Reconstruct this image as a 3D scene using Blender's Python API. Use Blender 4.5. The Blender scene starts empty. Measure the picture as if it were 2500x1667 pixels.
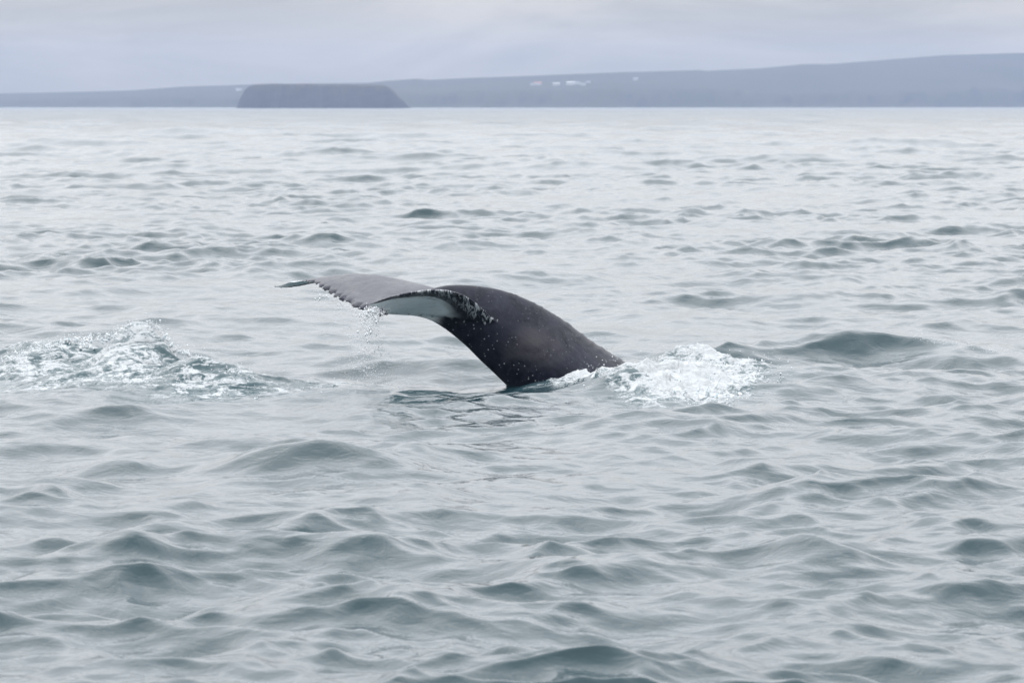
import bpy, bmesh, math, random
import numpy as np
from mathutils import Vector, kdtree

random.seed(7)
rng = np.random.default_rng(11)
scene = bpy.context.scene
C = scene.collection

# ------------------------------------------------------------------ camera
CAM_H = 2.9                    # eye height on the boat deck, metres
LENS = 150.0
F = 2500 * LENS / 36.0         # focal length in photo pixels
HORIZON = 257.0
PITCH = math.atan((833.5 - HORIZON) / F)
cam_d = bpy.data.cameras.new('camera')
cam_d.lens = LENS; cam_d.sensor_width = 36.0
cam_d.clip_start = 0.5; cam_d.clip_end = 60000
cam_d.dof.use_dof = True; cam_d.dof.focus_distance = 44.6; cam_d.dof.aperture_fstop = 6.0
cam = bpy.data.objects.new('camera', cam_d); C.objects.link(cam)
cam.location = (0, 0, CAM_H)
cam.rotation_euler = (math.pi / 2 - PITCH, 0, 0)
scene.camera = cam

# ------------------------------------------------------------------ overcast sky
SUN_EL, SUN_AZ = 52.0, -38.0    # degrees; azimuth from +Y towards +X
world = bpy.data.worlds.new('World'); scene.world = world
world.use_nodes = True
nt = world.node_tree; N = nt.nodes; Lk = nt.links
N.clear()
out = N.new('ShaderNodeOutputWorld'); bg = N.new('ShaderNodeBackground')
sky = N.new('ShaderNodeTexSky'); sky.sky_type = 'NISHITA'; sky.sun_disc = False
sky.sun_elevation = math.radians(SUN_EL); sky.sun_rotation = math.radians(SUN_AZ)
sky.air_density = 1.0; sky.dust_density = 3.0
tc = N.new('ShaderNodeTexCoord'); sep = N.new('ShaderNodeSeparateXYZ')
Lk.new(tc.outputs['Generated'], sep.inputs[0])
mp = N.new('ShaderNodeMapping'); mp.inputs['Scale'].default_value = (6, 6, 26)
Lk.new(tc.outputs['Generated'], mp.inputs[0])
n1 = N.new('ShaderNodeTexNoise'); n1.inputs['Scale'].default_value = 1.9; n1.inputs['Detail'].default_value = 6
n1.inputs['Roughness'].default_value = 0.55; n1.inputs['Distortion'].default_value = 0.6
Lk.new(mp.outputs[0], n1.inputs['Vector'])
# overcast brightness grows from the horizon to the zenith
def wm(op, *v):
    nd = N.new('ShaderNodeMath'); nd.operation = op
    for i, x in enumerate(v):
        if hasattr(x, 'node'): Lk.new(x, nd.inputs[i])
        else: nd.inputs[i].default_value = x
    return nd.outputs[0]
zz = wm('MAXIMUM', sep.outputs['Z'], 0.0)
rise = wm('SUBTRACT', 1.0, wm('EXPONENT', wm('MULTIPLY', zz, -1 / 0.26)))
grad = wm('ADD', wm('MULTIPLY_ADD', rise, 4.5, 1.0), wm('MULTIPLY', zz, 0.35))
rmp = N.new('ShaderNodeMapRange'); rmp.inputs[1].default_value = 0.3; rmp.inputs[2].default_value = 0.7
rmp.inputs[3].default_value = 0.90; rmp.inputs[4].default_value = 1.12
Lk.new(n1.outputs['Fac'], rmp.inputs[0])
ml = N.new('ShaderNodeMath'); ml.operation = 'MULTIPLY'
Lk.new(grad, ml.inputs[0]); Lk.new(rmp.outputs[0], ml.inputs[1])
cr = N.new('ShaderNodeMix'); cr.data_type = 'RGBA'
cr.inputs['A'].default_value = (0.455, 0.445, 0.415, 1); cr.inputs['B'].default_value = (0.575, 0.545, 0.49, 1)
rm2 = N.new('ShaderNodeMapRange'); rm2.inputs[1].default_value = 0.35; rm2.inputs[2].default_value = 0.62
Lk.new(n1.outputs['Fac'], rm2.inputs[0]); Lk.new(rm2.outputs[0], cr.inputs['Factor'])
vm = N.new('ShaderNodeVectorMath'); vm.operation = 'SCALE'
Lk.new(cr.outputs['Result'], vm.inputs[0]); Lk.new(ml.outputs[0], vm.inputs['Scale'])
vs = N.new('ShaderNodeVectorMath'); vs.operation = 'SCALE'; vs.inputs['Scale'].default_value = 0.05
Lk.new(sky.outputs[0], vs.inputs[0])
mxs = N.new('ShaderNodeMix'); mxs.data_type = 'RGBA'; mxs.inputs['Factor'].default_value = 0.92
Lk.new(vs.outputs[0], mxs.inputs['A']); Lk.new(vm.outputs[0], mxs.inputs['B'])
tint = N.new('ShaderNodeMix'); tint.data_type = 'RGBA'; tint.blend_type = 'MIX'
tint.inputs['A'].default_value = (1, 1, 1, 1); tint.inputs['B'].default_value = (0.935, 0.985, 1.115, 1)
Lk.new(wm('MINIMUM', wm('MULTIPLY', zz, 6.0), 1.0), tint.inputs['Factor'])
tm = N.new('ShaderNodeVectorMath'); tm.operation = 'MULTIPLY'
Lk.new(mxs.outputs['Result'], tm.inputs[0]); Lk.new(tint.outputs['Result'], tm.inputs[1])
Lk.new(tm.outputs[0], bg.inputs['Color']); bg.inputs['Strength'].default_value = 1.0
Lk.new(bg.outputs[0], out.inputs[0])

sun_d = bpy.data.lights.new('sun', 'SUN'); sun_d.energy = 0.5; sun_d.angle = math.radians(60)
sun_d.color = (1.0, 0.98, 0.95)
sun = bpy.data.objects.new('sun', sun_d); C.objects.link(sun)
_d = Vector((math.sin(math.radians(SUN_AZ)) * math.cos(math.radians(SUN_EL)),
             math.cos(math.radians(SUN_AZ)) * math.cos(math.radians(SUN_EL)), math.sin(math.radians(SUN_EL))))
sun.rotation_euler = _d.to_track_quat('Z', 'Y').to_euler()

vs_ = scene.view_settings
vs_.view_transform = 'Standard'; vs_.look = 'None'; vs_.exposure = -0.06; vs_.gamma = 1.0
vs_.use_curve_mapping = False
cy = scene.cycles
cy.max_bounces = 6; cy.diffuse_bounces = 2; cy.glossy_bounces = 3; cy.transmission_bounces = 3
cy.volume_bounces = 1; cy.use_denoising = True
cy.caustics_reflective = True; cy.blur_glossy = 0.5; cy.caustics_refractive = False


# ------------------------------------------------------------------ helpers
def at(px, py, Y):
    """World point in photo direction (px, py); Y is a depth beside the whale, whose middle (36) lies 45 m off."""
    Y = Y + 9.0
    cx = (px - 1250.0) / F; cyy = (833.5 - py) / F
    dy = math.cos(PITCH) + cyy * math.sin(PITCH)
    dz = -math.sin(PITCH) + cyy * math.cos(PITCH)
    t = Y / dy
    return np.array((cx * t, Y, CAM_H + dz * t))


def water_at(px, py):
    cyy = (833.5 - py) / F
    dy = math.cos(PITCH) + cyy * math.sin(PITCH)
    dz = -math.sin(PITCH) + cyy * math.cos(PITCH)
    Y = dy * (-CAM_H / dz)
    return (px - 1250.0) / F * (Y / dy), Y


def _hash(ix, iy, iz, k):
    h = (ix * 374761393 + iy * 668265263 + iz * 2147483647 + k * 974634727) & 0xFFFFFFFF
    h = ((h ^ (h >> 13)) * 1274126177) & 0xFFFFFFFF
    h = (h ^ (h >> 16)) & 0xFFFFFFFF
    return h.astype(np.float64) / 4294967295.0


def noise3(x, y, z=0.0, seed=0):
    """Smooth value noise, -1..1"""
    x, y, z = np.broadcast_arrays(np.asarray(x, float), np.asarray(y, float), np.asarray(z, float))
    ix = np.floor(x).astype(np.int64); iy = np.floor(y).astype(np.int64); iz = np.floor(z).astype(np.int64)
    fx = x - ix; fy = y - iy; fz = z - iz
    u = fx * fx * fx * (fx * (fx * 6 - 15) + 10)
    v = fy * fy * fy * (fy * (fy * 6 - 15) + 10)
    w = fz * fz * fz * (fz * (fz * 6 - 15) + 10)
    r = 0
    for a in (0, 1):
        for b in (0, 1):
            for c in (0, 1):
                h = _hash(ix + a, iy + b, iz + c, seed)
                r = r + h * (u if a else 1 - u) * (v if b else 1 - v) * (w if c else 1 - w)
    return r * 2 - 1


def fbm(x, y, z=0.0, octv=5, seed=0, gain=0.5, ridged=False):
    s = 0; a = 1.0; t = 0
    for o in range(octv):
        k = 2.03 ** o
        n = noise3(x * k + 13.7 * o, y * k - 7.1 * o, z * k + 3.3 * o, seed + o)
        if ridged:
            n = 1 - 2 * np.abs(n)
        s = s + a * n; t += a; a *= gain
    return s / t


def smooth(a, b, x):
    t = np.clip((x - a) / (b - a), 0, 1)
    return t * t * (3 - 2 * t)


def tag(o, label=None, cat=None, group=None, kind=None):
    if label: o['label'] = label
    if cat: o['category'] = cat
    if group: o['group'] = group
    if kind: o['kind'] = kind
    return o


def mesh_obj(name, verts, faces, mat, parent=None, shade=True):
    me = bpy.data.meshes.new(name)
    me.from_pydata([tuple(v) for v in verts], [], [tuple(f) for f in faces])
    me.update()
    if shade:
        me.polygons.foreach_set('use_smooth', np.ones(len(me.polygons), bool))
    o = bpy.data.objects.new(name, me); C.objects.link(o)
    if mat: me.materials.append(mat)
    if parent: o.parent = parent
    return o


def np_mesh(name, verts, faces, mat, attrs=None, smoothed=True):
    """verts (n,3), faces (m,k) as numpy arrays"""
    me = bpy.data.meshes.new(name)
    n, (m, k) = len(verts), faces.shape
    me.vertices.add(n); me.vertices.foreach_set('co', np.ascontiguousarray(verts, np.float32).ravel())
    me.loops.add(m * k); me.loops.foreach_set('vertex_index', np.ascontiguousarray(faces, np.int32).ravel())
    me.polygons.add(m); me.polygons.foreach_set('loop_start', np.arange(0, m * k, k, dtype=np.int32))
    me.polygons.foreach_set('use_smooth', np.full(m, smoothed, bool))
    me.update(calc_edges=True); me.validate()
    for an, av in (attrs or {}).items():
        at_ = me.attributes.new(an, 'FLOAT', 'POINT'); at_.data.foreach_set('value', np.ascontiguousarray(av, np.float32).ravel())
    me.materials.append(mat)
    o = bpy.data.objects.new(name, me); C.objects.link(o)
    return o


def grid_faces(nr, nc):
    i = np.arange((nr - 1) * (nc - 1)); r = i // (nc - 1); c = i % (nc - 1)
    a = r * nc + c
    return np.stack((a, a + 1, a + nc + 1, a + nc), 1)


class NB:
    """small node-builder"""
    def __init__(s, name):
        s.m = bpy.data.materials.new(name); s.m.use_nodes = True
        s.t = s.m.node_tree; s.t.nodes.clear()
        s.out = s.n('ShaderNodeOutputMaterial')
    def n(s, typ, **kw):
        nd = s.t.nodes.new(typ)
        for k, v in kw.items():
            if k.startswith('i_'):
                nd.inputs[int(k[2:]) if k[2:].isdigit() else k[2:].replace('_', ' ')].default_value = v
            else: setattr(nd, k, v)
        return nd
    def l(s, a, b): s.t.links.new(a, b)
    def noise(s, vec, scale, detail=4, rough=0.5, dist=0.0):
        nd = s.n('ShaderNodeTexNoise', i_Scale=scale, i_Detail=detail, i_Roughness=rough, i_Distortion=dist)
        if vec is not None: s.l(vec, nd.inputs['Vector'])
        return nd.outputs['Fac']
    def math(s, op, a, b=None, c=None, clamp=False):
        nd = s.n('ShaderNodeMath', operation=op, use_clamp=clamp)
        for i, v in enumerate((a, b, c)):
            if v is None: continue
            if hasattr(v, 'node'): s.l(v, nd.inputs[i])
            else: nd.inputs[i].default_value = v
        return nd.outputs[0]
    def rng(s, v, a, b, c=0.0, d=1.0, smooth=True):
        nd = s.n('ShaderNodeMapRange', interpolation_type='SMOOTHSTEP' if smooth else 'LINEAR')
        s.l(v, nd.inputs[0])
        for i, x in enumerate((a, b, c, d)): nd.inputs[i + 1].default_value = x
        return nd.outputs[0]
    def mix(s, f, a, b):
        nd = s.n('ShaderNodeMix', data_type='RGBA')
        if hasattr(f, 'node'): s.l(f, nd.inputs['Factor'])
        else: nd.inputs['Factor'].default_value = f
        for k, v in (('A', a), ('B', b)):
            if hasattr(v, 'node'): s.l(v, nd.inputs[k])
            else: nd.inputs[k].default_value = (*v, 1)
        return nd.outputs['Result']
    def attr(s, name): return s.n('ShaderNodeAttribute', attribute_name=name).outputs['Fac']
    def coords(s, scale=(1, 1, 1), rot=(0, 0, 0)):
        t = s.n('ShaderNodeTexCoord'); m = s.n('ShaderNodeMapping')
        m.inputs['Scale'].default_value = scale; m.inputs['Rotation'].default_value = rot
        s.l(t.outputs['Object'], m.inputs[0]); return m.outputs[0]
    def bump(s, h, strength, dist, nrm=None):
        nd = s.n('ShaderNodeBump', i_Strength=strength, i_Distance=dist)
        s.l(h, nd.inputs['Height'])
        if nrm is not None: s.l(nrm, nd.inputs['Normal'])
        return nd.outputs[0]


# ------------------------------------------------------------------ materials
def water_material():
    b = NB('sea_water')
    co = b.coords((0.8, 1.0, 1), (0, 0, 0.15))
    n1 = b.noise(co, 4.6, 4, 0.58, 0.6)
    n2 = b.noise(co, 19.0, 2, 0.5, 0.2)
    nrm = b.bump(n1, 0.46, 0.030)
    nrm = b.bump(n2, 0.34, 0.0055, nrm)
    foam = b.attr('foam')
    cs = b.coords((0.62, 0.62, 1.9), (0, 0.22, 0.35))
    f1 = b.noise(cs, 5.5, 7, 0.68, 1.6)
    f2 = b.noise(cs, 19.0, 5, 0.7, 2.2)
    ridge = b.math('SUBTRACT', 1.0, b.math('MULTIPLY', b.math('ABSOLUTE', b.math('SUBTRACT', f2, 0.5)), 9.0), clamp=True)
    pat = b.math('ADD', b.math('MULTIPLY', b.rng(f1, 0.42, 0.62), 0.6), b.math('MULTIPLY', ridge, 0.42))
    k = b.math('SUBTRACT', b.math('ADD', pat, b.math('MULTIPLY', foam, 1.15)), 1.0)
    cov = b.rng(k, -0.06, 0.32)
    cov = b.math('MULTIPLY', cov, b.rng(foam, 0.02, 0.2))
    aer = b.math('MULTIPLY', foam, 0.55, clamp=True)
    body = b.mix(aer, (0.011, 0.035, 0.044), (0.10, 0.16, 0.175))
    w = b.n('ShaderNodeBsdfPrincipled', i_Roughness=0.045, i_IOR=1.333)
    b.l(b.math('MAXIMUM', b.attr('ripple'), 0.045), w.inputs['Roughness']); b.l(body, w.inputs['Base Color']); b.l(nrm, w.inputs['Normal'])
    fo = b.n('ShaderNodeBsdfPrincipled', i_Roughness=0.5, i_IOR=1.2)
    fo.inputs['Base Color'].default_value = (0.55, 0.58, 0.595, 1)
    b.l(b.bump(b.math('ADD', f1, f2), 0.75, 0.045), fo.inputs['Normal'])
    ms = b.n('ShaderNodeMixShader'); b.l(cov, ms.inputs[0]); b.l(w.outputs[0], ms.inputs[1]); b.l(fo.outputs[0], ms.inputs[2])
    b.l(ms.outputs[0], b.out.inputs[0]); return b.m


def foam_material():
    b = NB('white_water')
    co = b.coords()
    f1 = b.noise(co, 9.0, 6, 0.65, 1.0); f2 = b.noise(co, 45.0, 4, 0.65, 0.6)
    p = b.n('ShaderNodeBsdfPrincipled', i_Roughness=0.42, i_IOR=1.25)
    f3 = b.noise(b.coords((16, 10, 3.5), (0.3, 0.5, 0.2)), 1.6, 5, 0.65, 1.2)
    col = b.mix(b.rng(b.math('ADD', b.math('MULTIPLY', f1, 0.5), b.math('MULTIPLY', f3, 0.5)), 0.40, 0.58), (0.46, 0.51, 0.53), (0.66, 0.68, 0.69))  # foam darkened in its noise hollows: shading put into the colour
    b.l(col, p.inputs['Base Color'])
    p.inputs['Subsurface Weight'].default_value = 0.5
    p.inputs['Subsurface Radius'].default_value = (0.05, 0.06, 0.065)
    p.inputs['Subsurface Scale'].default_value = 0.6
    b.l(b.bump(b.math('ADD', f1, b.math('MULTIPLY', f2, 0.5)), 0.8, 0.03), p.inputs['Normal'])
    b.l(p.outputs[0], b.out.inputs[0]); return b.m


def drop_material():
    b = NB('water_drops')
    p = b.n('ShaderNodeBsdfPrincipled', i_Roughness=0.08, i_IOR=1.333)
    p.inputs['Base Color'].default_value = (0.70, 0.73, 0.75, 1)
    b.l(p.outputs[0], b.out.inputs[0]); return b.m


def skin_material():
    b = NB('whale_skin')
    co = b.coords()
    mott = b.noise(co, 3.2, 6, 0.66, 0.8)
    fine = b.noise(b.coords((1, 1, 0.6), (0, 0.8, 0)), 16.0, 6, 0.7, 0.5)
    base = b.mix(b.rng(mott, 0.36, 0.66), (0.005, 0.007, 0.014), (0.015, 0.018, 0.030))
    base = b.mix(b.math('MULTIPLY', b.rng(fine, 0.48, 0.72), 0.42), base, (0.038, 0.041, 0.054))
    # greyer dorsal face of the flukes: sky sheen put into the skin colour
    base = b.mix(b.math('MULTIPLY', b.attr('dorsal'), b.rng(fine, 0.2, 0.8, 0.45, 1.0)), base, (0.065, 0.068, 0.085))
    # warm grey worn flank
    base = b.mix(b.math('MULTIPLY', b.attr('flank'), b.rng(mott, 0.3, 0.65)), base, (0.044, 0.042, 0.050))
    # white ventral patches
    st = b.noise(b.coords((3, 1, 12)), 3.0, 4, 0.6, 0.3)
    wp = b.math('MULTIPLY', b.attr('white'), b.rng(st, 0.2, 0.55, 0.75, 1.0))
    base = b.mix(wp, base, (0.88, 0.91, 0.92))
    # rake marks along the leading edges
    rk = b.noise(b.coords((18, 3, 5), (0, 0.5, 0.3)), 1.6, 3, 0.6, 1.4)
    base = b.mix(b.math('MULTIPLY', b.attr('rake'), b.rng(rk, 0.50, 0.60)), base, (0.50, 0.53, 0.55))
    # barnacle scars: small pale dots
    v = b.n('ShaderNodeTexVoronoi', feature='F1', i_Scale=26.0); b.l(co, v.inputs['Vector'])
    dens = b.noise(co, 3.1, 2, 0.5)
    dot = b.math('MULTIPLY', b.rng(v.outputs['Distance'], 0.13, 0.22, 1.0, 0.0), b.rng(dens, 0.42, 0.56))
    sepc = b.n('ShaderNodeSeparateColor'); b.l(v.outputs['Color'], sepc.inputs[0])
    dot = b.math('MULTIPLY', dot, b.rng(sepc.outputs[0], 0.25, 0.45))
    dot = b.math('MULTIPLY', dot, b.attr('spots'), clamp=True)
    base = b.mix(dot, base, (0.42, 0.44, 0.47))
    p = b.n('ShaderNodeBsdfPrincipled', i_IOR=1.40)
    p.inputs['Specular IOR Level'].default_value = 0.22
    b.l(base, p.inputs['Base Color'])
    b.l(b.rng(mott, 0.3, 0.7, 0.26, 0.42), p.inputs['Roughness'])
    b.l(b.bump(b.math('ADD', fine, b.math('MULTIPLY', dot, 0.6)), 0.42, 0.016), p.inputs['Normal'])
    b.l(p.outputs[0], b.out.inputs[0]); return b.m


def land_material(name, grass, grass2, rock, zc, blend):
    b = NB(name)
    t = b.n('ShaderNodeTexCoord'); sp = b.n('ShaderNodeSeparateXYZ'); b.l(t.outputs['Object'], sp.inputs[0])
    co = b.coords((1, 1, 4))
    n = b.noise(co, 0.006, 7, 0.6); n2 = b.noise(co, 0.05, 6, 0.65)
    gcol = b.mix(b.rng(n, 0.35, 0.65), grass, grass2)
    g = b.n('ShaderNodeNewGeometry'); gs = b.n('ShaderNodeSeparateXYZ'); b.l(g.outputs['True Normal'], gs.inputs[0])
    steep = b.rng(b.math('ADD', gs.outputs['Z'], b.math('MULTIPLY', b.math('SUBTRACT', n2, 0.5), 0.5)), zc, zc + blend)
    col = b.mix(steep, b.mix(b.rng(n2, 0.35, 0.65), rock, tuple(c * 1.7 for c in rock)), gcol)
    p = b.n('ShaderNodeBsdfPrincipled', i_Roughness=0.95, i_IOR=1.2)
    b.l(col, p.inputs['Base Color']); b.l(p.outputs[0], b.out.inputs[0]); return b.m


def plain(name, col, rough=0.7):
    b = NB(name)
    n = b.noise(b.coords(), 1.3, 4, 0.6)
    p = b.n('ShaderNodeBsdfPrincipled', i_Roughness=rough)
    b.l(b.mix(b.rng(n, 0.3, 0.7), tuple(c * 0.85 for c in col), col), p.inputs['Base Color'])
    b.l(p.outputs[0], b.out.inputs[0]); return b.m


M_WATER = water_material(); M_FOAM = foam_material(); M_DROP = drop_material(); M_SKIN = skin_material()

# ------------------------------------------------------------------ the sea
NW = 200
lam = np.exp(rng.uniform(math.log(0.16), math.log(12.0), NW))
ang = rng.normal(0.0, 0.85, NW) + 0.10            # about the -Y direction
ang = np.where(rng.random(NW) < 0.2, rng.uniform(-1.5, 1.5, NW), ang)
wgt = np.exp(-(np.log(lam / 0.75)) ** 2 / (2 * 1.05 ** 2))
wgt = wgt * np.where(lam > 2.2, 1.6, 1.0)
SLOPE = 0.235
slope = SLOPE * wgt / math.sqrt(np.sum(wgt ** 2) / 2)
KM = 2 * math.pi / lam
AMP = slope / KM
KX = KM * np.sin(ang); KY = -KM * np.cos(ang)
PH = rng.uniform(0, 2 * math.pi, NW)
# longer offshore seas out in the open bay
FAR_N = 36
FL = np.exp(rng.uniform(math.log(6), math.log(34), FAR_N)); FA_ = rng.normal(0.1, 0.6, FAR_N); FP = rng.uniform(0, 6.283, FAR_N)
FAMP = 0.085 / math.sqrt(FAR_N / 2) * FL / (2 * math.pi)
CHOP = 1.2


def hump(X, Y, px, py, h, a, bf, bb, rot=0.0):
    """a single larger wave: crest half-length a, front and back half-widths"""
    x0, y0 = water_at(px, py)
    c, s = math.cos(rot), math.sin(rot)
    u = (X - x0) * c + (Y - y0) * s
    v = -(X - x0) * s + (Y - y0) * c
    b = np.where(v < 0, bf, bb) * 1.15
    return h * np.exp(-(u / a) ** 2) / (1 + (v / b) ** 2) ** 2


def humps(X, Y):
    z = 0
    # wave kicked up beside the tail
    z = z + hump(X, Y, 350, 930, 0.56, 0.42, 0.55, 0.6, -0.25)
    z = z + hump(X, Y, 150, 915, 0.45, 0.75, 0.6, 0.7, -0.3)
    z = z + hump(X, Y, 260, 922, 0.12, 0.35, 0.5, 0.6, -0.2)
    z = z + hump(X, Y, 505, 950, 0.27, 0.50, 0.35, 0.7, -0.35)
    z = z + hump(X, Y, -150, 900, 0.15, 0.9, 0.6, 0.8, -0.2)
    z = z - hump(X, Y, 470, 1000, 0.07, 1.0, 0.5, 0.5, -0.2)
    # bow bulge in front of the sinking back
    z = z + hump(X, Y, 1530, 960, 0.22, 0.62, 0.42, 1.1, -0.12)
    z = z + hump(X, Y, 1690, 948, 0.20, 0.45, 0.45, 0.8, -0.1)
    z = z + hump(X, Y, 1640, 908, 0.13, 0.30, 0.30, 0.35, 0.0)
    z = z + hump(X, Y, 1715, 912, 0.13, 0.30, 0.30, 0.35, 0.0)
    z = z + hump(X, Y, 1330, 945, 0.10, 0.55, 0.5, 0.7, 0.1)
    z = z + hump(X, Y, 1150, 990, 0.05, 0.5, 0.5, 0.6, 0.0)
    z = z - hump(X, Y, 1745, 1000, 0.07, 0.35, 0.5, 0.5, 0.0)
    # larger wave to the right
    z = z + hump(X, Y, 2110, 870, 0.20, 0.85, 0.50, 1.3, 0.05)
    z = z + hump(X, Y, 2340, 885, 0.17, 0.75, 0.5, 1.2, -0.25)
    z = z + hump(X, Y, 1880, 868, 0.11, 0.8, 0.8, 1.2, 0.2)
    # foreground waves
    z = z + hump(X, Y, 640, 1150, 0.18, 0.50, 0.40, 0.7, 0.12)
    z = z + hump(X, Y, 860, 1150, 0.17, 0.50, 0.42, 0.7, -0.2)
    z = z + hump(X, Y, 1060, 1210, 0.09, 0.40, 0.35, 0.5, -0.4)
    z = z + hump(X, Y, 280, 1140, 0.12, 0.36, 0.35, 0.5, 0.1)
    z = z + hump(X, Y, 135, 1215, 0.12, 0.15, 0.25, 0.4, 0.0)
    z = z + hump(X, Y, 60, 1240, 0.10, 0.3, 0.3, 0.4, -0.2)
    z = z + hump(X, Y, 330, 1370, 0.10, 0.3, 0.3, 0.4, 0.0)
    z = z + hump(X, Y, 880, 1370, 0.11, 0.36, 0.3, 0.4, -0.3)
    z = z + hump(X, Y, 1980, 1390, 0.14, 0.42, 0.42, 0.55, 0.05)
    z = z + hump(X, Y, 2330, 1310, 0.12, 0.45, 0.35, 0.5, -0.1)
    z = z + hump(X, Y, 1400, 690, 0.10, 1.2, 0.9, 1.2, 0.1)
    z = z + hump(X, Y, 2130, 950, 0.07, 0.35, 0.4, 0.6, 0.3)
    return z


def sea_points(X, Y, dx, dy):
    """X,Y 2-D arrays (rows = constant Y spacing); dx,dy per-row sampling steps"""
    PX = X.copy(); PY = Y.copy(); PZ = np.zeros_like(X)
    mod = 0.85 + 0.55 * noise3(X / 7.0, Y / 11.0, 0.3, 5) + 0.25 * noise3(X / 2.3 + 9, Y / 4.0, 0.7, 6)
    mod = np.clip(mod, 0.25, 1.5).astype(np.float32)
    Xf = X.astype(np.float32); Yf = Y.astype(np.float32)
    for i in range(NW):
        ly = 2 * math.pi / max(abs(KY[i]), 1e-6); lx = 2 * math.pi / max(abs(KX[i]), 1e-6)
        w = np.clip((ly / dy - 2.2) / 2.0, 0, 1) * np.clip((lx / dx - 2.2) / 2.0, 0, 1)
        idx = np.nonzero(w > 1e-3)[0]
        if len(idx) == 0: continue
        r0, r1 = idx[0], idx[-1] + 1
        ww = w[r0:r1, None].astype(np.float32)
        if lam[i] < 3.0: ww = ww * mod[r0:r1]
        th = (KX[i] * X[r0:r1] + KY[i] * Y[r0:r1] + PH[i])
        th = np.mod(th, 2 * math.pi).astype(np.float32)
        sn = np.sin(th); cs = np.cos(th)
        PZ[r0:r1] += AMP[i] * ww * cs
        q = CHOP * AMP[i] * ww * sn
        PX[r0:r1] -= q * math.sin(ang[i]); PY[r0:r1] += q * math.cos(ang[i])
    if Y.max() > 90:
        wf = smooth(90, 260, Y[:, 0])
        for i in range(FAR_N):
            k = 2 * math.pi / FL[i]; ly = FL[i] / max(abs(math.cos(FA_[i])), 1e-3)
            w = wf * np.clip((ly / dy - 2.0) / 1.5, 0, 1)
            r = np.nonzero(w > 1e-3)[0]
            if len(r) == 0: continue
            r0, r1 = r[0], r[-1] + 1
            th = k * (X[r0:r1] * math.sin(FA_[i]) - Y[r0:r1] * math.cos(FA_[i])) + FP[i]
            PZ[r0:r1] += FAMP[i] * w[r0:r1, None] * np.cos(th)
            PY[r0:r1] += FAMP[i] * w[r0:r1, None] * np.sin(th)
    near = (Y < 80)
    PZ = PZ + np.where(near, humps(X, Y), 0)
    return PX, PY, PZ


def foam_mask(X, Y):
    def blob(px, py, a, b, rot=0.0):
        b = b * 1.22
        x0, y0 = water_at(px, py); c, s = math.cos(rot), math.sin(rot)
        u = (X - x0) * c + (Y - y0) * s; v = -(X - x0) * s + (Y - y0) * c
        return np.exp(-(u / a) ** 2 - (v / b) ** 2)
    f = 1.0 * blob(330, 935, 0.75, 0.9, -0.2) + 0.85 * blob(500, 960, 0.55, 0.6, -0.3) + 1.0 * blob(110, 925, 1.0, 0.8, -0.2)
    f = f + 0.62 * blob(180, 950, 1.1, 0.35, -0.1) + 0.4 * blob(650, 965, 0.5, 0.6, 0)
    f = f + 0.42 * blob(840, 945, 0.75, 0.8, 0) + 0.36 * blob(1040, 930, 0.6, 0.6, 0)
    f = f + 1.9 * blob(1675, 948, 0.60, 1.5, -0.1) + 1.15 * blob(1455, 945, 0.50, 0.62, 0.15) + 1.0 * blob(1690, 900, 0.5, 0.8, 0) + 0.4 * blob(1850, 915, 0.5, 0.8, 0)
    f = f + 0.22 * blob(2330, 870, 0.6, 0.9, -0.1)
    return np.clip(f, 0, 1.25)


def sea():
    ys = [5.0]
    while ys[-1] < 14000:
        y = ys[-1]
        r = 0.025 if y < 18.9 else 0.0017 if y < 160 else (0.0017 + 0.0036 * min(1, (y - 160) / 550) if y < 2200 else 0.03)
        ys.append(y * (1 + r))
    ys = np.array(ys)
    core = np.linspace(-7.9, 7.9, 450)
    side = 7.9 + np.cumsum(np.linspace(0.06, 2.2, 25))
    th = np.radians(np.concatenate((-side[::-1], core, side)))
    tn = np.tan(th)
    X = ys[:, None] * tn[None, :]; Y = np.repeat(ys[:, None], len(tn), 1)
    dxr = ys * math.radians(15.8 / 450); dyr = np.gradient(ys)
    PX, PY, PZ = sea_points(X, Y, dxr, dyr)
    lost = np.zeros(len(ys))                       # slope variance of ripples finer than the mesh
    for i in range(NW):
        ly = 2 * math.pi / max(abs(KY[i]), 1e-6); lx = 2 * math.pi / max(abs(KX[i]), 1e-6)
        w = np.clip((ly / dyr - 2.2) / 2.0, 0, 1) * np.clip((lx / dxr - 2.2) / 2.0, 0, 1)
        lost += slope[i] ** 2 / 2 * (1 - w ** 2)
    rough = np.repeat(np.sqrt(0.04 ** 2 + 0.22 * np.sqrt(lost) * np.clip((ys - 300) / 1500, 0, 1))[:, None], len(tn), 1)
    f = np.where(Y < 80, foam_mask(X, Y) * 0.54, 0)
    v = np.stack((PX, PY, PZ), -1).reshape(-1, 3)
    o = np_mesh('sea', v, grid_faces(*X.shape), M_WATER, {'foam': f, 'ripple': rough})
    tag(o, 'choppy grey green sea reaching to the horizon', 'sea', kind='structure')
    print('SEA', X.shape)


sea()


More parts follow.
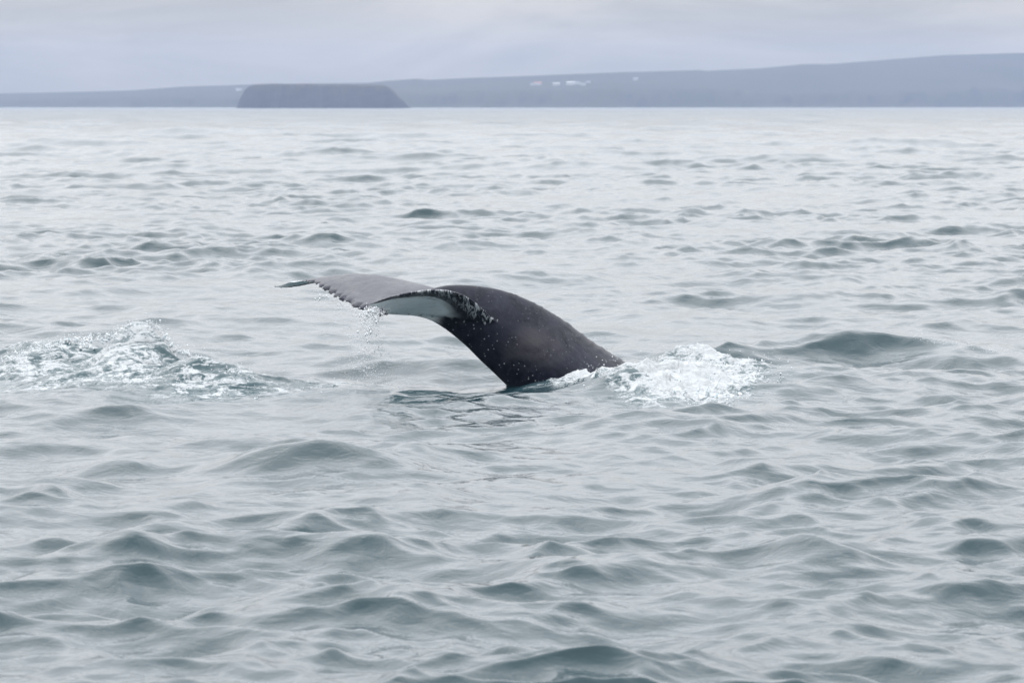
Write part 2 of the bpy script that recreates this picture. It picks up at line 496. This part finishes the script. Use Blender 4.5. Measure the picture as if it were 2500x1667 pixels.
# ------------------------------------------------------------------ white water on the waves
def water_patch(name, px0, px1, Y0, Y1, nx, ny, mask, disp, label, cat, foamgain=1.0):
    ys = np.linspace(Y0, Y1, ny)
    xs0, xs1 = (px0 - 1250) / F, (px1 - 1250) / F
    X = ys[:, None] * np.linspace(xs0, xs1, nx)[None, :]; Y = np.repeat(ys[:, None], nx, 1)
    dyr = ys * 0.0017; dxr = ys * math.radians(15.8 / 450)
    PX, PY, PZ = sea_points(X, Y, dxr, dyr)
    m = mask(X, Y)
    ex, ey, ez = disp(X, Y, m)
    edge = np.minimum(np.linspace(0, 1, nx), np.linspace(1, 0, nx))[None, :] * 2
    edge = np.minimum(edge, (np.minimum(np.linspace(0, 1, ny), np.linspace(1, 0, ny)) * 2)[:, None])
    fade = smooth(0.0, 0.25, edge) * smooth(0.12, 0.35, m)
    PX += ex * fade; PY += ey * fade; PZ += ez * fade - 0.06 * (1 - fade) + 0.004
    f = np.clip(foam_mask(X, Y) * foamgain, 0, 1.25) * fade
    v = np.stack((PX, PY, PZ), -1).reshape(-1, 3)
    o = np_mesh(name, v, grid_faces(ny, nx), M_WATER, {'foam': f})
    return tag(o, label, cat)


def churn(sc, amp, sx=1.0, sy=1.0, rot=0.0):
    c_, s_ = math.cos(rot), math.sin(rot)
    def d(X, Y, m):
        a = amp * m
        X, Y = (X * c_ + Y * s_) * sx, (-X * s_ + Y * c_) * sy
        n = fbm(X * sc, Y * sc * 0.7, 0.2, 6, 21, 0.62)
        r = fbm(X * sc * 0.8, Y * sc * 0.6, 4.2, 6, 31, 0.6, ridged=True)
        dx = fbm(X * sc * 1.2, Y * sc, 8.1, 4, 41); dy = fbm(X * sc * 1.2, Y * sc, 12.4, 4, 51)
        return 0.7 * a * dx, 0.7 * a * dy, a * (0.9 * n + 0.6 * r)
    return d


water_patch('breaking_wave', -120, 800, 40.4, 49.4, 390, 300,
            lambda X, Y: np.clip(foam_mask(X, Y), 0, 1), churn(3.6, 0.095, 0.55, 1.25, 0.35),
            'steep foam streaked wave breaking beside the whale tail', 'wave', 0.54)


def drops(name, pts, rad, label, mat, stretch=None):
    """many small droplets as one mesh of octahedra"""
    pts = np.asarray(pts); n = len(pts); rad = np.broadcast_to(np.asarray(rad, float), (n,))
    base = np.array([(1, 0, 0), (-1, 0, 0), (0, 1, 0), (0, -1, 0), (0, 0, 1), (0, 0, -1)], float)
    fc = np.array([(0, 2, 4), (2, 1, 4), (1, 3, 4), (3, 0, 4), (2, 0, 5), (1, 2, 5), (3, 1, 5), (0, 3, 5)])
    jit = 1 + 0.35 * rng.uniform(-1, 1, (n, 6, 1))
    v = base[None] * rad[:, None, None] * jit
    if stretch is not None: v[:, :, 2] *= np.asarray(stretch)[:, None]
    v = v + pts[:, None, :]
    f = fc[None] + (np.arange(n) * 6)[:, None, None]
    o = np_mesh(name, v.reshape(-1, 3), f.reshape(-1, 3), mat)
    return tag(o, label, 'spray', kind='stuff')


def blob_mass(name, centers, radii, voxel, disp, label, cat):
    """union of many irregular lumps, fused into one surface and roughened"""
    ico = bmesh.new(); bmesh.ops.create_icosphere(ico, subdivisions=1, radius=1)
    bv = np.array([v.co for v in ico.verts]); bf = np.array([[v.index for v in f.verts] for f in ico.faces]); ico.free()
    n = len(centers)
    sc = np.asarray(radii)[:, None, None] * (1 + 0.3 * rng.uniform(-1, 1, (n, 1, 3)))
    v = bv[None] * sc + np.asarray(centers)[:, None, :]
    f = bf[None] + (np.arange(n) * len(bv))[:, None, None]
    o = np_mesh('tmp', v.reshape(-1, 3), f.reshape(-1, 3), M_FOAM)
    md = o.modifiers.new('r', 'REMESH'); md.mode = 'VOXEL'; md.voxel_size = voxel
    sm = o.modifiers.new('s', 'SMOOTH'); sm.factor = 0.5; sm.iterations = 2
    me = bpy.data.meshes.new_from_object(o.evaluated_get(bpy.context.evaluated_depsgraph_get()))
    bpy.data.objects.remove(o)
    k = len(me.vertices); co = np.empty(k * 3); me.vertices.foreach_get('co', co); co = co.reshape(-1, 3)
    nr = np.empty(k * 3); me.vertices.foreach_get('normal', nr); nr = nr.reshape(-1, 3)
    x, y, z = co.T
    d = fbm(x * 10, y * 10, z * 7, 5, 61, 0.75) + 0.9 * fbm(x * 22, y * 22, z * 8, 3, 71, 0.7, ridged=True)
    co = co + nr * (disp * d)[:, None]
    me.vertices.foreach_set('co', co.astype(np.float32).ravel()); me.update()
    me.polygons.foreach_set('use_smooth', np.ones(len(me.polygons), bool))
    me.materials.clear(); me.materials.append(M_FOAM); me.name = name
    ob = bpy.data.objects.new(name, me); C.objects.link(ob)
    print(name, len(me.polygons))
    return tag(ob, label, cat)


def poly_interp(xs, pts):
    p = np.array(pts, float); return np.interp(xs, p[:, 0], p[:, 1])


def surf_at(px, py):
    """where the sight line meets the heaved-up water"""
    ys = np.arange(39.0, 50.0, 0.02)
    p = np.array([at(px, py, y - 9.0) for y in (39.0, 50.0)])
    x = np.interp(ys, (39, 50), p[:, 0]); z = np.interp(ys, (39, 50), p[:, 2])
    h = humps(x, ys)
    k = np.nonzero(z <= h)[0]
    k = k[0] if len(k) and ys[k[0]] < 45.8 else int(np.argmin(np.where(ys < 45.8, z - h, 9)))
    return np.array((x[k], ys[k], z[k]))


def splash():
    # outline of the white water: front sheet and the lobe thrown up behind it
    top = [(1285, 928), (1330, 922), (1370, 915), (1430, 903), (1450, 898), (1500, 908), (1560, 900), (1620, 893), (1700, 896), (1760, 905), (1800, 925), (1840, 945)]
    bot = [(1285, 934), (1330, 936), (1370, 936), (1450, 940), (1520, 948), (1580, 958), (1640, 972), (1700, 984), (1760, 986), (1800, 980), (1840, 958)]
    water_patch('splash', 1225, 1920, 41.1, 48.2, 390, 340,
                lambda X, Y: np.clip(foam_mask(X, Y), 0, 1), churn(5.0, 0.10),
                'bright white mound of foaming water where the whale back goes under', 'splash', 0.95)
    cs, rs = [], []
    # thin fingers of water leaping out
    for i in range(110):
        px = rng.normal(1680, 75); t = poly_interp(px, top); b = poly_interp(px, bot); s = rng.uniform(0, 0.95)
        p = surf_at(px, t + (b - t) * s)
        d = np.array((rng.normal(0.25, 0.5), rng.normal(-0.3, 0.5), rng.uniform(0.3, 1.1))); d /= np.linalg.norm(d)
        L = rng.uniform(0.03, 0.12)
        for k in range(8):
            u = k / 7; cs.append(p + d * L * u + np.array((0, 0, -0.25 * (L * u) ** 2))); rs.append(0.014 * (1 - u) + 0.006)
    blob_mass('water_jets', cs, rs, 0.008, 0.010,
              'small tongues of white water leaping out of the splash', 'spray')['kind'] = 'stuff'
    pts, rad = [], []
    for i in range(2600):
        px = rng.normal(1660, 95); t = poly_interp(px, top); b = poly_interp(px, bot)
        if rng.random() < 0.55:
            s = -0.25 * rng.exponential(0.55); Y = 36.4 + rng.normal(0, 0.4)
        else:
            s = rng.uniform(0.1, 1.12); Y = surf_at(px, t + (b - t) * s)[1] - 9.06
        py = t + (b - t) * s + (rng.normal(0, 4))
        pts.append(at(px, py, Y)); rad.append(min(0.010, 0.0018 + rng.exponential(0.0022)))
    for i in range(420):
        px = rng.normal(1830, 45); py = 920 + rng.normal(0, 26); pts.append(at(px, py, 35.6 + (950 - py) / 60)); rad.append(0.0018 + rng.exponential(0.0025))
    for i in range(60):
        px = rng.uniform(1420, 1560); py = poly_interp(px, top) - rng.exponential(16); pts.append(at(px, py, 35.3)); rad.append(0.0025 + rng.exponential(0.002))
    drops('splash_spray', pts, rad, 'fine droplets flying off the white splash', M_DROP)


splash()


def wave_spray():
    crest = [(-20, 875), (60, 855), (130, 832), (190, 818), (250, 815), (290, 800), (330, 783), (370, 778), (395, 800), (430, 840), (480, 865), (540, 885), (600, 920), (640, 955)]
    pts, rad = [], []
    for i in range(2600):
        px = rng.uniform(-20, 640); py = poly_interp(px, crest) + 13 - rng.exponential(7) + rng.normal(0, 3)
        Y = 36.3 - 0.8 * (px / 640) + rng.normal(0, 0.25)
        pts.append(at(px, py, Y)); rad.append(min(0.018, 0.0016 + rng.exponential(0.0018)))
    for i in range(900):
        px = rng.uniform(420, 1000); x, Y = water_at(px, rng.uniform(880, 985)); pts.append((x, Y, abs(rng.normal(0.04, 0.06)))); rad.append(0.0015 + rng.exponential(0.0012))
    for i in range(500):
        px = rng.uniform(2220, 2520); py = 818 + (px - 2200) * 0.16 + rng.normal(0, 5); pts.append(at(px, py, 38.6)); rad.append(0.0015 + rng.exponential(0.0012))
    drops('wave_spray', pts, rad, 'fine droplets along the crests of the churned waves', M_DROP)


wave_spray()


def crest_jets():
    crest = [(10, 868), (60, 858), (130, 838), (190, 826), (250, 822), (290, 812), (330, 798), (370, 796), (395, 815), (430, 850), (480, 872), (540, 892), (600, 925), (640, 955)]
    cs, rs = [], []
    for i in range(120):
        px = rng.uniform(10, 630); q = surf_at(px, poly_interp(px, crest) + abs(rng.normal(0, 14)))
        d = np.array((rng.normal(0.1, 0.6), rng.normal(-0.2, 0.4), rng.uniform(0.3, 1.0))); d /= np.linalg.norm(d)
        L = rng.uniform(0.02, 0.09)
        for k in range(7):
            u = k / 6; cs.append(q + d * L * u); rs.append(0.010 * (1 - u) + 0.004)
    blob_mass('crest_jets', cs, rs, 0.008, 0.010,
              'ragged tongues of white water on the crest of the breaking wave', 'spray')['kind'] = 'stuff'


crest_jets()


# ------------------------------------------------------------------ the whale
def spline(tab, ts):
    tab = np.array(tab, float); t = tab[:, 0]; outp = []
    # Catmull-Rom (non-uniform, Hermite)
    m = np.gradient(tab[:, 1:], t, axis=0)
    for x in ts:
        i = int(np.clip(np.searchsorted(t, x) - 1, 0, len(t) - 2)); h = t[i + 1] - t[i]; u = (x - t[i]) / h
        p0, p1, m0, m1 = tab[i, 1:], tab[i + 1, 1:], m[i] * h, m[i + 1] * h
        outp.append((2 * u ** 3 - 3 * u ** 2 + 1) * p0 + (u ** 3 - 2 * u ** 2 + u) * m0 + (-2 * u ** 3 + 3 * u ** 2) * p1 + (u ** 3 - u ** 2) * m1)
    return np.array(outp)


def axisY(px):
    X = (px - 1250) * 45 / F
    return 36.0 + 0.30 * (X + 0.30)


YAW = math.atan(0.30)


def whale():
    V, Fc, info = [], [], []
    # --- tail stock: dorsal and ventral profile, half width
    st = [(908, 752, 908, 760, .045), (960, 737, 958, 768, .09), (1020, 715, 1008, 771, .125), (1060, 703, 1046, 780, .15),
          (1100, 695.5, 1076, 796, .175), (1160, 697, 1104, 816, .20), (1228, 709, 1139, 846, .235), (1300, 737, 1172, 879, .28),
          (1370, 778, 1203, 908, .34), (1450, 836, 1236, 940, .42), (1520, 880, 1275, 980, .52), (1590, 925, 1330, 1040, .62),
          (1690, 990, 1430, 1130, .76), (1820, 1080, 1570, 1250, .88)]
    tab = []
    for i, (dx, dy, vx, vy, w) in enumerate(st):
        d = at(dx, dy, axisY(dx)); v = at(vx, vy, axisY(vx)); tab.append((i, *d, *v, w))
    ts = np.linspace(0, len(st) - 1, 200)
    S = spline(tab, ts); NA = 48
    side = np.array((math.sin(YAW) * -1, math.cos(YAW), 0.0))     # away from the camera
    side = np.array((-math.sin(YAW), math.cos(YAW), 0))
    b0 = len(V)
    for i, r in enumerate(S):
        d, v, w = r[:3], r[3:6], r[6]
        c = (d + v) / 2; up = (d - v) / 2
        kn = 0.018 * max(0, noise3(i * 0.75, 0.5, 0.0, 3)) * smooth(75, 115, np.array(float(i)))   # knuckles of the ridge
        for j in range(NA):
            a = 2 * math.pi * j / NA
            sa, ca = math.sin(a), math.cos(a)
            # laterally flattened section, pinched to keels above and below
            ww = w * math.copysign(abs(sa) ** 1.25, sa) * (1 - 0.28 * abs(ca) ** 1.5)
            uu = ca * (1 + (kn / max(np.linalg.norm(up), .05)) * (1 if ca > 0.85 else 0))
            V.append(c + up * uu + side * ww); info.append((0, i / 199, ca, sa))
    for i in range(199):
        for j in range(NA):
            a = b0 + i * NA + j; b = b0 + i * NA + (j + 1) % NA
            Fc.append((a, b, b + NA, a + NA))
    Fc.append(tuple(range(b0 + NA - 1, b0 - 1, -1))); e = b0 + 199 * NA; Fc.append(tuple(range(e, e + NA)))

    # --- flukes
    near_L = [(0, 1225, 800, 35.90), (.08, 1203, 777, 35.72), (.16, 1178, 751, 35.56), (.25, 1150, 729, 35.38), (.36, 1110, 712, 35.14), (.48, 1062, 707, 34.92),
              (.60, 1012, 712, 34.72), (.72, 965, 721, 34.55), (.84, 925, 734, 34.40), (.94, 902, 742, 34.28), (1, 891, 746, 34.22)]
    near_T = [(0, 906, 757, 35.66), (.12, 912, 763, 35.52), (.25, 922, 767, 35.35), (.36, 930, 767, 35.18), (.48, 934, 764, 35.0),
              (.60, 932, 759, 34.82), (.72, 924, 755, 34.63), (.84, 910, 751, 34.44), (.94, 898, 748, 34.30), (1, 890, 746.5, 34.22)]
    far_L = [(0, 1215, 790, 36.25), (.10, 1135, 735, 36.45), (.20, 1075, 708, 36.62), (.32, 1018, 692, 36.85), (.44, 962, 679, 37.05), (.55, 908, 671, 37.22),
             (.66, 855, 670, 37.38), (.76, 805, 678, 37.5), (.84, 768, 690, 37.58), (.92, 715, 701, 37.64), (.97, 684, 703.5, 37.67), (1, 665, 700, 37.7)]
    far_T = [(0, 906, 757, 35.66), (.10, 889, 756, 35.82), (.20, 864, 749, 36.03), (.32, 836, 737, 36.30), (.44, 810, 723, 36.57), (.55, 789, 709, 36.82),
             (.66, 770, 696, 37.06), (.74, 755, 689, 37.22), (.84, 728, 686, 37.38), (.92, 698, 689, 37.53), (.97, 678, 694, 37.63), (1, 664, 699, 37.7)]
    NS, NC = 150, 26
    for which, TL, TT in ((1, near_L, near_T), (2, far_L, far_T)):
        ss = np.linspace(0, 1, NS)
        def to3(tab):
            return [(t, *at(px, py, Y)) for t, px, py, Y in tab]
        L = spline(to3(TL), ss); T = spline(to3(TT), ss)
        SC = np.zeros_like(T)                                # scalloped, ragged trailing edge
        for i, s in enumerate(ss):
            ch = L[i] - T[i]; ln = np.linalg.norm(ch) + 1e-6
            k = abs(math.sin(s * 46 + 2.2 * noise3(s * 9, 1.5, 0, 8))) ** 0.7
            SC[i] = ch / ln * min(0.22 * ln, (0.065 * (1 - k) + 0.02 * (noise3(s * 23, 7.7, 0, 9) + 0.5)))
        span = np.gradient((L + T) / 2, axis=0)
        b0 = len(V)
        for i, s in enumerate(ss):
            ch = T[i] - L[i]; ln = np.linalg.norm(ch)
            nrm = np.cross(span[i], ch) if which == 1 else np.cross(ch, span[i])
            nrm = nrm / (np.linalg.norm(nrm) + 1e-9)
            if nrm[2] < 0: nrm = -nrm
            th = (0.085 * (1 - s) ** 0.6 + 0.018)
            th = min(th, 0.16 * ln + 0.010)
            camber = 0.05 * ln
            # closed loop: upper face L->T then lower face T->L
            for j in range(NC):
                if j < NC // 2: c = j / (NC // 2); sg = 1
                else: c = 1 - (j - NC // 2) / (NC // 2); sg = -1
                c = c ** 1.3
                prof = 2.6 * (0.32 * math.sqrt(max(c, 0)) - 0.13 * c - 0.19 * c ** 2) + 0.10
                if c < 0.01: prof = 0.0
                if c > 0.97: prof = 0.30
                bead = 0.45 * max(0, c - 0.93) / 0.07 * (0.5 + 0.5 * math.sin(s * 92))
                p = L[i] + ch * c + SC[i] * smooth(0.80, 1.0, c) + nrm * (th * 0.5 * (prof + bead * 1.0) * sg * 1.35 + camber * math.sin(math.pi * c) * 0.6)
                V.append(p); info.append((which, s, c, sg))
        for i in range(NS - 1):
            for j in range(NC):
                a = b0 + i * NC + j; b = b0 + i * NC + (j + 1) % NC
                Fc.append((a, b, b + NC, a + NC))
        Fc.append(tuple(range(b0 + NC - 1, b0 - 1, -1))); e = b0 + (NS - 1) * NC; Fc.append(tuple(range(e, e + NC)))

    o = mesh_obj('tmp_whale', V, Fc, None)
    bm = bmesh.new(); bm.from_mesh(o.data); bmesh.ops.recalc_face_normals(bm, faces=bm.faces); bm.to_mesh(o.data); bm.free()
    md = o.modifiers.new('r', 'REMESH'); md.mode = 'VOXEL'; md.voxel_size = 0.0125; md.use_smooth_shade = True
    sm = o.modifiers.new('s', 'SMOOTH'); sm.factor = 0.5; sm.iterations = 2
    me = bpy.data.meshes.new_from_object(o.evaluated_get(bpy.context.evaluated_depsgraph_get()))
    bpy.data.objects.remove(o)
    kd = kdtree.KDTree(len(V))
    for i, p in enumerate(V): kd.insert(p, i)
    kd.balance()
    k = len(me.vertices); co = np.empty(k * 3); me.vertices.foreach_get('co', co); co = co.reshape(-1, 3)
    nr = np.empty(k * 3); me.vertices.foreach_get('normal', nr); nr = nr.reshape(-1, 3)
    info = np.array(info)
    near = np.array([kd.find(p)[1] for p in co]); I = info[near]
    wh, s, c, sg = I.T
    fl = wh > 0
    # face side from the surface normal: white patches underneath, painted grey sky sheen above
    under = smooth(0.05, -0.15, nr[:, 2])
    n = fbm(co[:, 0] * 5, co[:, 1] * 5, co[:, 2] * 5, 4, 81)
    white = np.where(fl, under * smooth(0.20, 0.32, c + 0.05 * n) * smooth(0.97, 0.90, c + 0.03 * n) * smooth(0.0, 0.08, s + 0.04 * n), 0)
    tipw = np.where(fl, smooth(0.80, 0.9, s) * smooth(0.985, 0.96, s) * smooth(.1, .3, n + .25) * smooth(0.2, 0.35, c), 0)
    white = np.maximum(white, tipw * 0.9)
    # underside patch runs on to the middle of the flukes
    pc = at(1010, 750, 35.5)
    mid = np.where(wh == 0, under * smooth(0.31, 0.23, s + 0.03 * n), 0)
    white = np.maximum(white, mid)
    xb = at(1108, 750, 35.4)[0]
    white = white * smooth(xb + 0.10, xb - 0.14, co[:, 0] + 0.10 * n)
    sheen = np.where(fl, smooth(0.0, 0.35, nr[:, 2]) * smooth(0.965, 0.91, c) * smooth(0.03, 0.2, s), 0)
    sheen = np.maximum(sheen, np.where((wh == 0), smooth(0.16, 0.10, s) * smooth(0, .3, nr[:, 2]), 0))
    rake = np.where(fl, smooth(0.26, 0.05, c) * smooth(0.85, 0.40, s) * smooth(0.0, 0.06, s) * (wh == 1), 0)
    pf = at(1310, 850, 35.7)
    dd = np.sqrt(((co[:, 0] - pf[0]) / 0.42) ** 2 + ((co[:, 2] - pf[2]) / 0.30) ** 2)
    flank = np.where(wh == 0, smooth(1.1, 0.2, dd + 0.35 * n), 0)
    spots = np.where(wh == 0, 0.15 + 0.85 * smooth(0.0, -0.7, c), 0.0) + np.where(fl, 0.25, 0)
    for an, av in (('white', white), ('dorsal', sheen * 0.9), ('rake', rake), ('flank', flank), ('spots', spots)):
        a_ = me.attributes.new(an, 'FLOAT', 'POINT'); a_.data.foreach_set('value', av.astype(np.float32))
    me.materials.clear(); me.materials.append(M_SKIN); me.name = 'whale'
    me.polygons.foreach_set('use_smooth', np.ones(len(me.polygons), bool))
    ob = bpy.data.objects.new('whale', me); C.objects.link(ob)
    tag(ob, 'dark humpback whale tail arched over the water with both flukes lifted', 'whale')
    print('whale', len(me.polygons))


whale()


def fluke_spray():
    pts, rad, st = [], [], []
    # water pouring off the notch and the trailing edges
    for i in range(2400):
        u = rng.random() ** 1.4
        px = rng.normal(893 + 12 * (1 - u), 9 + 26 * u); py = 755 + 190 * u + rng.normal(0, 6)
        pts.append(at(px, py, 35.5 + rng.normal(0, 0.25))); rad.append(0.0016 + rng.exponential(0.0014)); st.append(1 + rng.random() * 2.0 * (1 - u))
    for i in range(420):
        px = rng.uniform(765, 890); py = 700 + (px - 765) * 0.45 + 6 + rng.exponential(16)
        pts.append(at(px, py, 36.9 - (px - 765) / 125 * 1.1)); rad.append(0.0013 + rng.exponential(0.0013)); st.append(1 + rng.random() * 2)
    for i in range(260):
        px = rng.normal(915, 14); py = rng.normal(762, 8)
        pts.append(at(px, py, 35.1)); rad.append(0.002 + rng.exponential(0.0025)); st.append(1.4)
    drops('fluke_spray', pts, rad, 'droplets streaming down from the trailing edge of the flukes', M_DROP, st)


fluke_spray()

# ------------------------------------------------------------------ far land
ridge = [(-2500, 246), (-900, 240), (-300, 233), (0, 229), (200, 225), (330, 221), (450, 212), (560, 209), (640, 206), (760, 205), (900, 203), (950, 198), (1020, 193),
         (1045, 196), (1130, 192), (1300, 186), (1500, 178), (1708, 172), (1722, 174), (1850, 168), (1960, 158), (2030, 157), (2150, 148),
         (2300, 136), (2500, 130), (2900, 126), (3600, 125), (5200, 125)]
cliff = [(-2500, 254), (0, 243), (450, 236), (900, 228), (1250, 222), (1700, 216), (1900, 226), (2200, 220), (2500, 214), (3600, 200), (5200, 190)]


def shore_dist(px):
    return 5000 + np.where(px < 1250, 680, 750) * np.clip(np.abs(px - 1250) / 1250, 0, 1.08) ** 1.6


def headland():
    pxs = np.linspace(-2400, 5000, 900); d0 = shore_dist(pxs) + 18 * fbm(pxs / 60, 0, 0, 5, 91)
    rz = np.interp(pxs, *np.array(ridge).T); cz = np.interp(pxs, *np.array(cliff).T)
    rows = []
    fr = [(-0.02, -3, 0), (0.0, 1, 0), (.0035, .30, 1), (.007, .62, 1), (.011, .85, 1), (.016, 1.0, 1), (.03, 1.0, 2), (.045, 0, 3), (.065, 0, 3), (.085, 0, 3), (.10, 0, 3), (.12, 0, 3), (.135, 0, 4), (.17, 0, 5)]
    for f, k, typ in fr:
        Y = d0 * (1 + f)
        zc = CAM_H + (HORIZON - cz) / F * d0 * 1.016
        zr = CAM_H + (HORIZON - rz) / F * d0 * 1.12
        zc = np.minimum(zc, zr * 0.75)
        if typ == 0: z = np.full_like(Y, k)
        elif typ == 1: z = zc * (k + 0.14 * fbm(pxs / 22, k * 3, 0, 5, 95)); Y = Y + d0 * 0.004 * fbm(pxs / 26, k, 0, 5, 96)
        elif typ == 2: z = zc * 1.06 + 1.5 * fbm(pxs / 80, f * 9, 0, 4, 97)
        elif typ == 3:
            u = (f - .03) / .09; u = u ** 0.85
            z = zc * 1.06 + (zr - zc * 1.06) * u + (zr - zc) * 0.05 * fbm(pxs / 120, f * 14, 0, 4, 98) * math.sin(math.pi * min(1, u))
        elif typ == 4: z = zr * 0.9
        else: z = np.full_like(Y, -3.0)
        rows.append(np.stack(((pxs - 1250) / F * Y, Y, z), -1))
    v = np.array(rows).reshape(-1, 3)
    m = land_material('coast_land', (0.040, 0.044, 0.030), (0.055, 0.052, 0.038), (0.026, 0.027, 0.029), 0.55, 0.3)
    o = np_mesh('headland', v, grid_faces(len(fr), len(pxs)), m)
    tag(o, 'long low coast of hazy blue hills behind the sea', 'coast', kind='structure')
    return o


def island():
    Y0 = 4000.0
    prof = [(566, 0), (571, .03), (577, .25), (586, .52), (598, .82), (608, .92), (625, .97), (660, 1.0), (760, 1.0), (830, .985), (900, .975), (936, .95), (947, .86),
            (957, .70), (966, .52), (982, .30), (994, .08), (1002, 0)]
    H = CAM_H + (HORIZON - 206) / F * (Y0 + 50)
    nx, ny = 260, 44
    px = np.linspace(560, 1008, nx); h = np.interp(px, *np.array(prof).T) * H
    X = (px - 1250) / F * Y0; v = np.linspace(-1, 1, ny)
    P = []
    for vv in v:
        wdt = 62 * np.clip(h / H, 0.05, 1) ** 0.5
        t = abs(vv)
        zz = h * np.clip((1 - t) / 0.22, 0, 1) ** 0.65
        zz = zz * (1 + 0.05 * fbm(X / 14, vv * 8, 0, 5, 101) * (t < 0.98)) + (vv + 1) * 0.0
        rag = 5.0 * fbm(X / 10, vv * 2.5, 0, 5, 103)
        P.append(np.stack((X, Y0 + 62 + vv * wdt + rag, zz - 0.4), -1))
    m = land_material('island_land', (0.042, 0.046, 0.03), (0.06, 0.052, 0.04), (0.027, 0.028, 0.03), 0.5, 0.35)
    o = np_mesh('island', np.array(P).reshape(-1, 3), grid_faces(ny, nx), m)
    tag(o, 'flat topped grassy island with steep dark cliffs in front of the coast', 'island', kind='structure')


land = headland(); island()

M_WALLW = plain('white_wall', (0.55, 0.55, 0.54)); M_WALLR = plain('red_wall', (0.62, 0.28, 0.25)); M_ROOFG = plain('grey_roof', (0.25, 0.26, 0.28)); M_ROOFW = plain('pale_roof', (0.5, 0.5, 0.5))
M_ROOFR = plain('red_roof', (0.36, 0.16, 0.14)); M_GLASS = plain('dark_pane', (0.04, 0.05, 0.06), 0.1)


def box(x0, x1, y0, y1, z0, z1):
    v = [(x0, y0, z0), (x1, y0, z0), (x1, y1, z0), (x0, y1, z0), (x0, y0, z1), (x1, y0, z1), (x1, y1, z1), (x0, y1, z1)]
    return v, [(0, 3, 2, 1), (4, 5, 6, 7), (0, 1, 5, 4), (1, 2, 6, 5), (2, 3, 7, 6), (3, 0, 4, 7)]


def house(px, py, w, d, hw, hr, wall, roof, rot, label):
    w *= 0.8; hw *= 0.75; hr *= 0.75
    bpy.context.view_layer.update()
    o = at(px, py, 100.0); org = Vector((0, 0, CAM_H)); dr = (Vector(o) - org).normalized()
    hit, loc, nrm, _ = land.ray_cast(org, dr)
    r = bpy.data.objects.new('house', None); C.objects.link(r); r.location = loc; r.rotation_euler.z = rot
    tag(r, label, 'house', 'farm houses on the far slope')
    v, f = box(-w / 2, w / 2, -d / 2, d / 2, -2.5, hw); mesh_obj('wall', v, f, wall, r, False)
    e = 0.4
    v = [(-w / 2 - e, -d / 2 - e, hw), (w / 2 + e, -d / 2 - e, hw), (w / 2 + e, d / 2 + e, hw), (-w / 2 - e, d / 2 + e, hw), (-w / 2 - e, 0, hw + hr), (w / 2 + e, 0, hw + hr)]
    v = [(a, b, c + 0.01) for a, b, c in v]
    mesh_obj('roof', v, [(0, 1, 5, 4), (2, 3, 4, 5), (0, 4, 3), (1, 2, 5), (0, 3, 2, 1)], roof, r, False)
    for k in (-0.3, 0.3):
        v, f = box(k * w - .6, k * w + .6, -d / 2 - .05, -d / 2 + .1, 0.7, 1.5); mesh_obj('window', v, f, M_GLASS, r, False)
    return r


house(1313, 208, 11, 7, 3.2, 2.0, M_WALLW, M_ROOFR, 0.1, 'white farm house with red roof at one end of the row on the hazy slope')
house(1300, 209, 6, 5, 2.2, 1.2, M_WALLW, M_ROOFG, 0.0, 'tiny pale shed just beside the red roofed farm house')
house(1358, 209, 10, 6, 3.0, 1.5, M_WALLW, M_ROOFW, -0.1, 'white farm house standing alone between the red roofed house and the brightest house')
house(1393, 208, 12, 7, 4.0, 1.8, M_WALLW, M_ROOFW, 0.15, 'largest and brightest white farm house on the hazy slope')
house(1408, 206, 9, 6, 2.6, 1.5, M_WALLW, M_ROOFG, 0.0, 'grey roofed barn touching the brightest white farm house')
house(1423, 209, 8, 6, 2.6, 1.5, M_WALLW, M_ROOFG, -0.2, 'small grey roofed house at the end of the farm row')
house(1437, 203, 6, 5, 2.2, 1.2, M_WALLW, M_ROOFG, 0.2, 'tiny hut uphill of the farm row')
house(1552, 196, 7, 6, 3.0, 1.5, M_WALLW, M_ROOFG, 0.1, 'lone pale hut high on the slope away from the farm row')
house(583, 222, 9, 6, 3.0, 1.5, M_WALLW, M_ROOFG, 0.0, 'pale house on the coast just behind the end of the island')

# ------------------------------------------------------------------ the air
def haze():
    v, f = box(-5200, 5200, -120, 6850, -6, 96)
    b = NB('haze_air')
    pv = b.n('ShaderNodeVolumePrincipled')
    pv.inputs['Color'].default_value = (0.48, 0.575, 0.785, 1)
    pv.inputs['Density'].default_value = 0.000125
    pv.inputs['Anisotropy'].default_value = 0.2
    b.l(pv.outputs[0], b.out.inputs['Volume'])
    o = mesh_obj('haze', v, f, b.m, None, False)
    tag(o, 'thin pale blue haze over the bay', 'haze', kind='stuff')


haze()
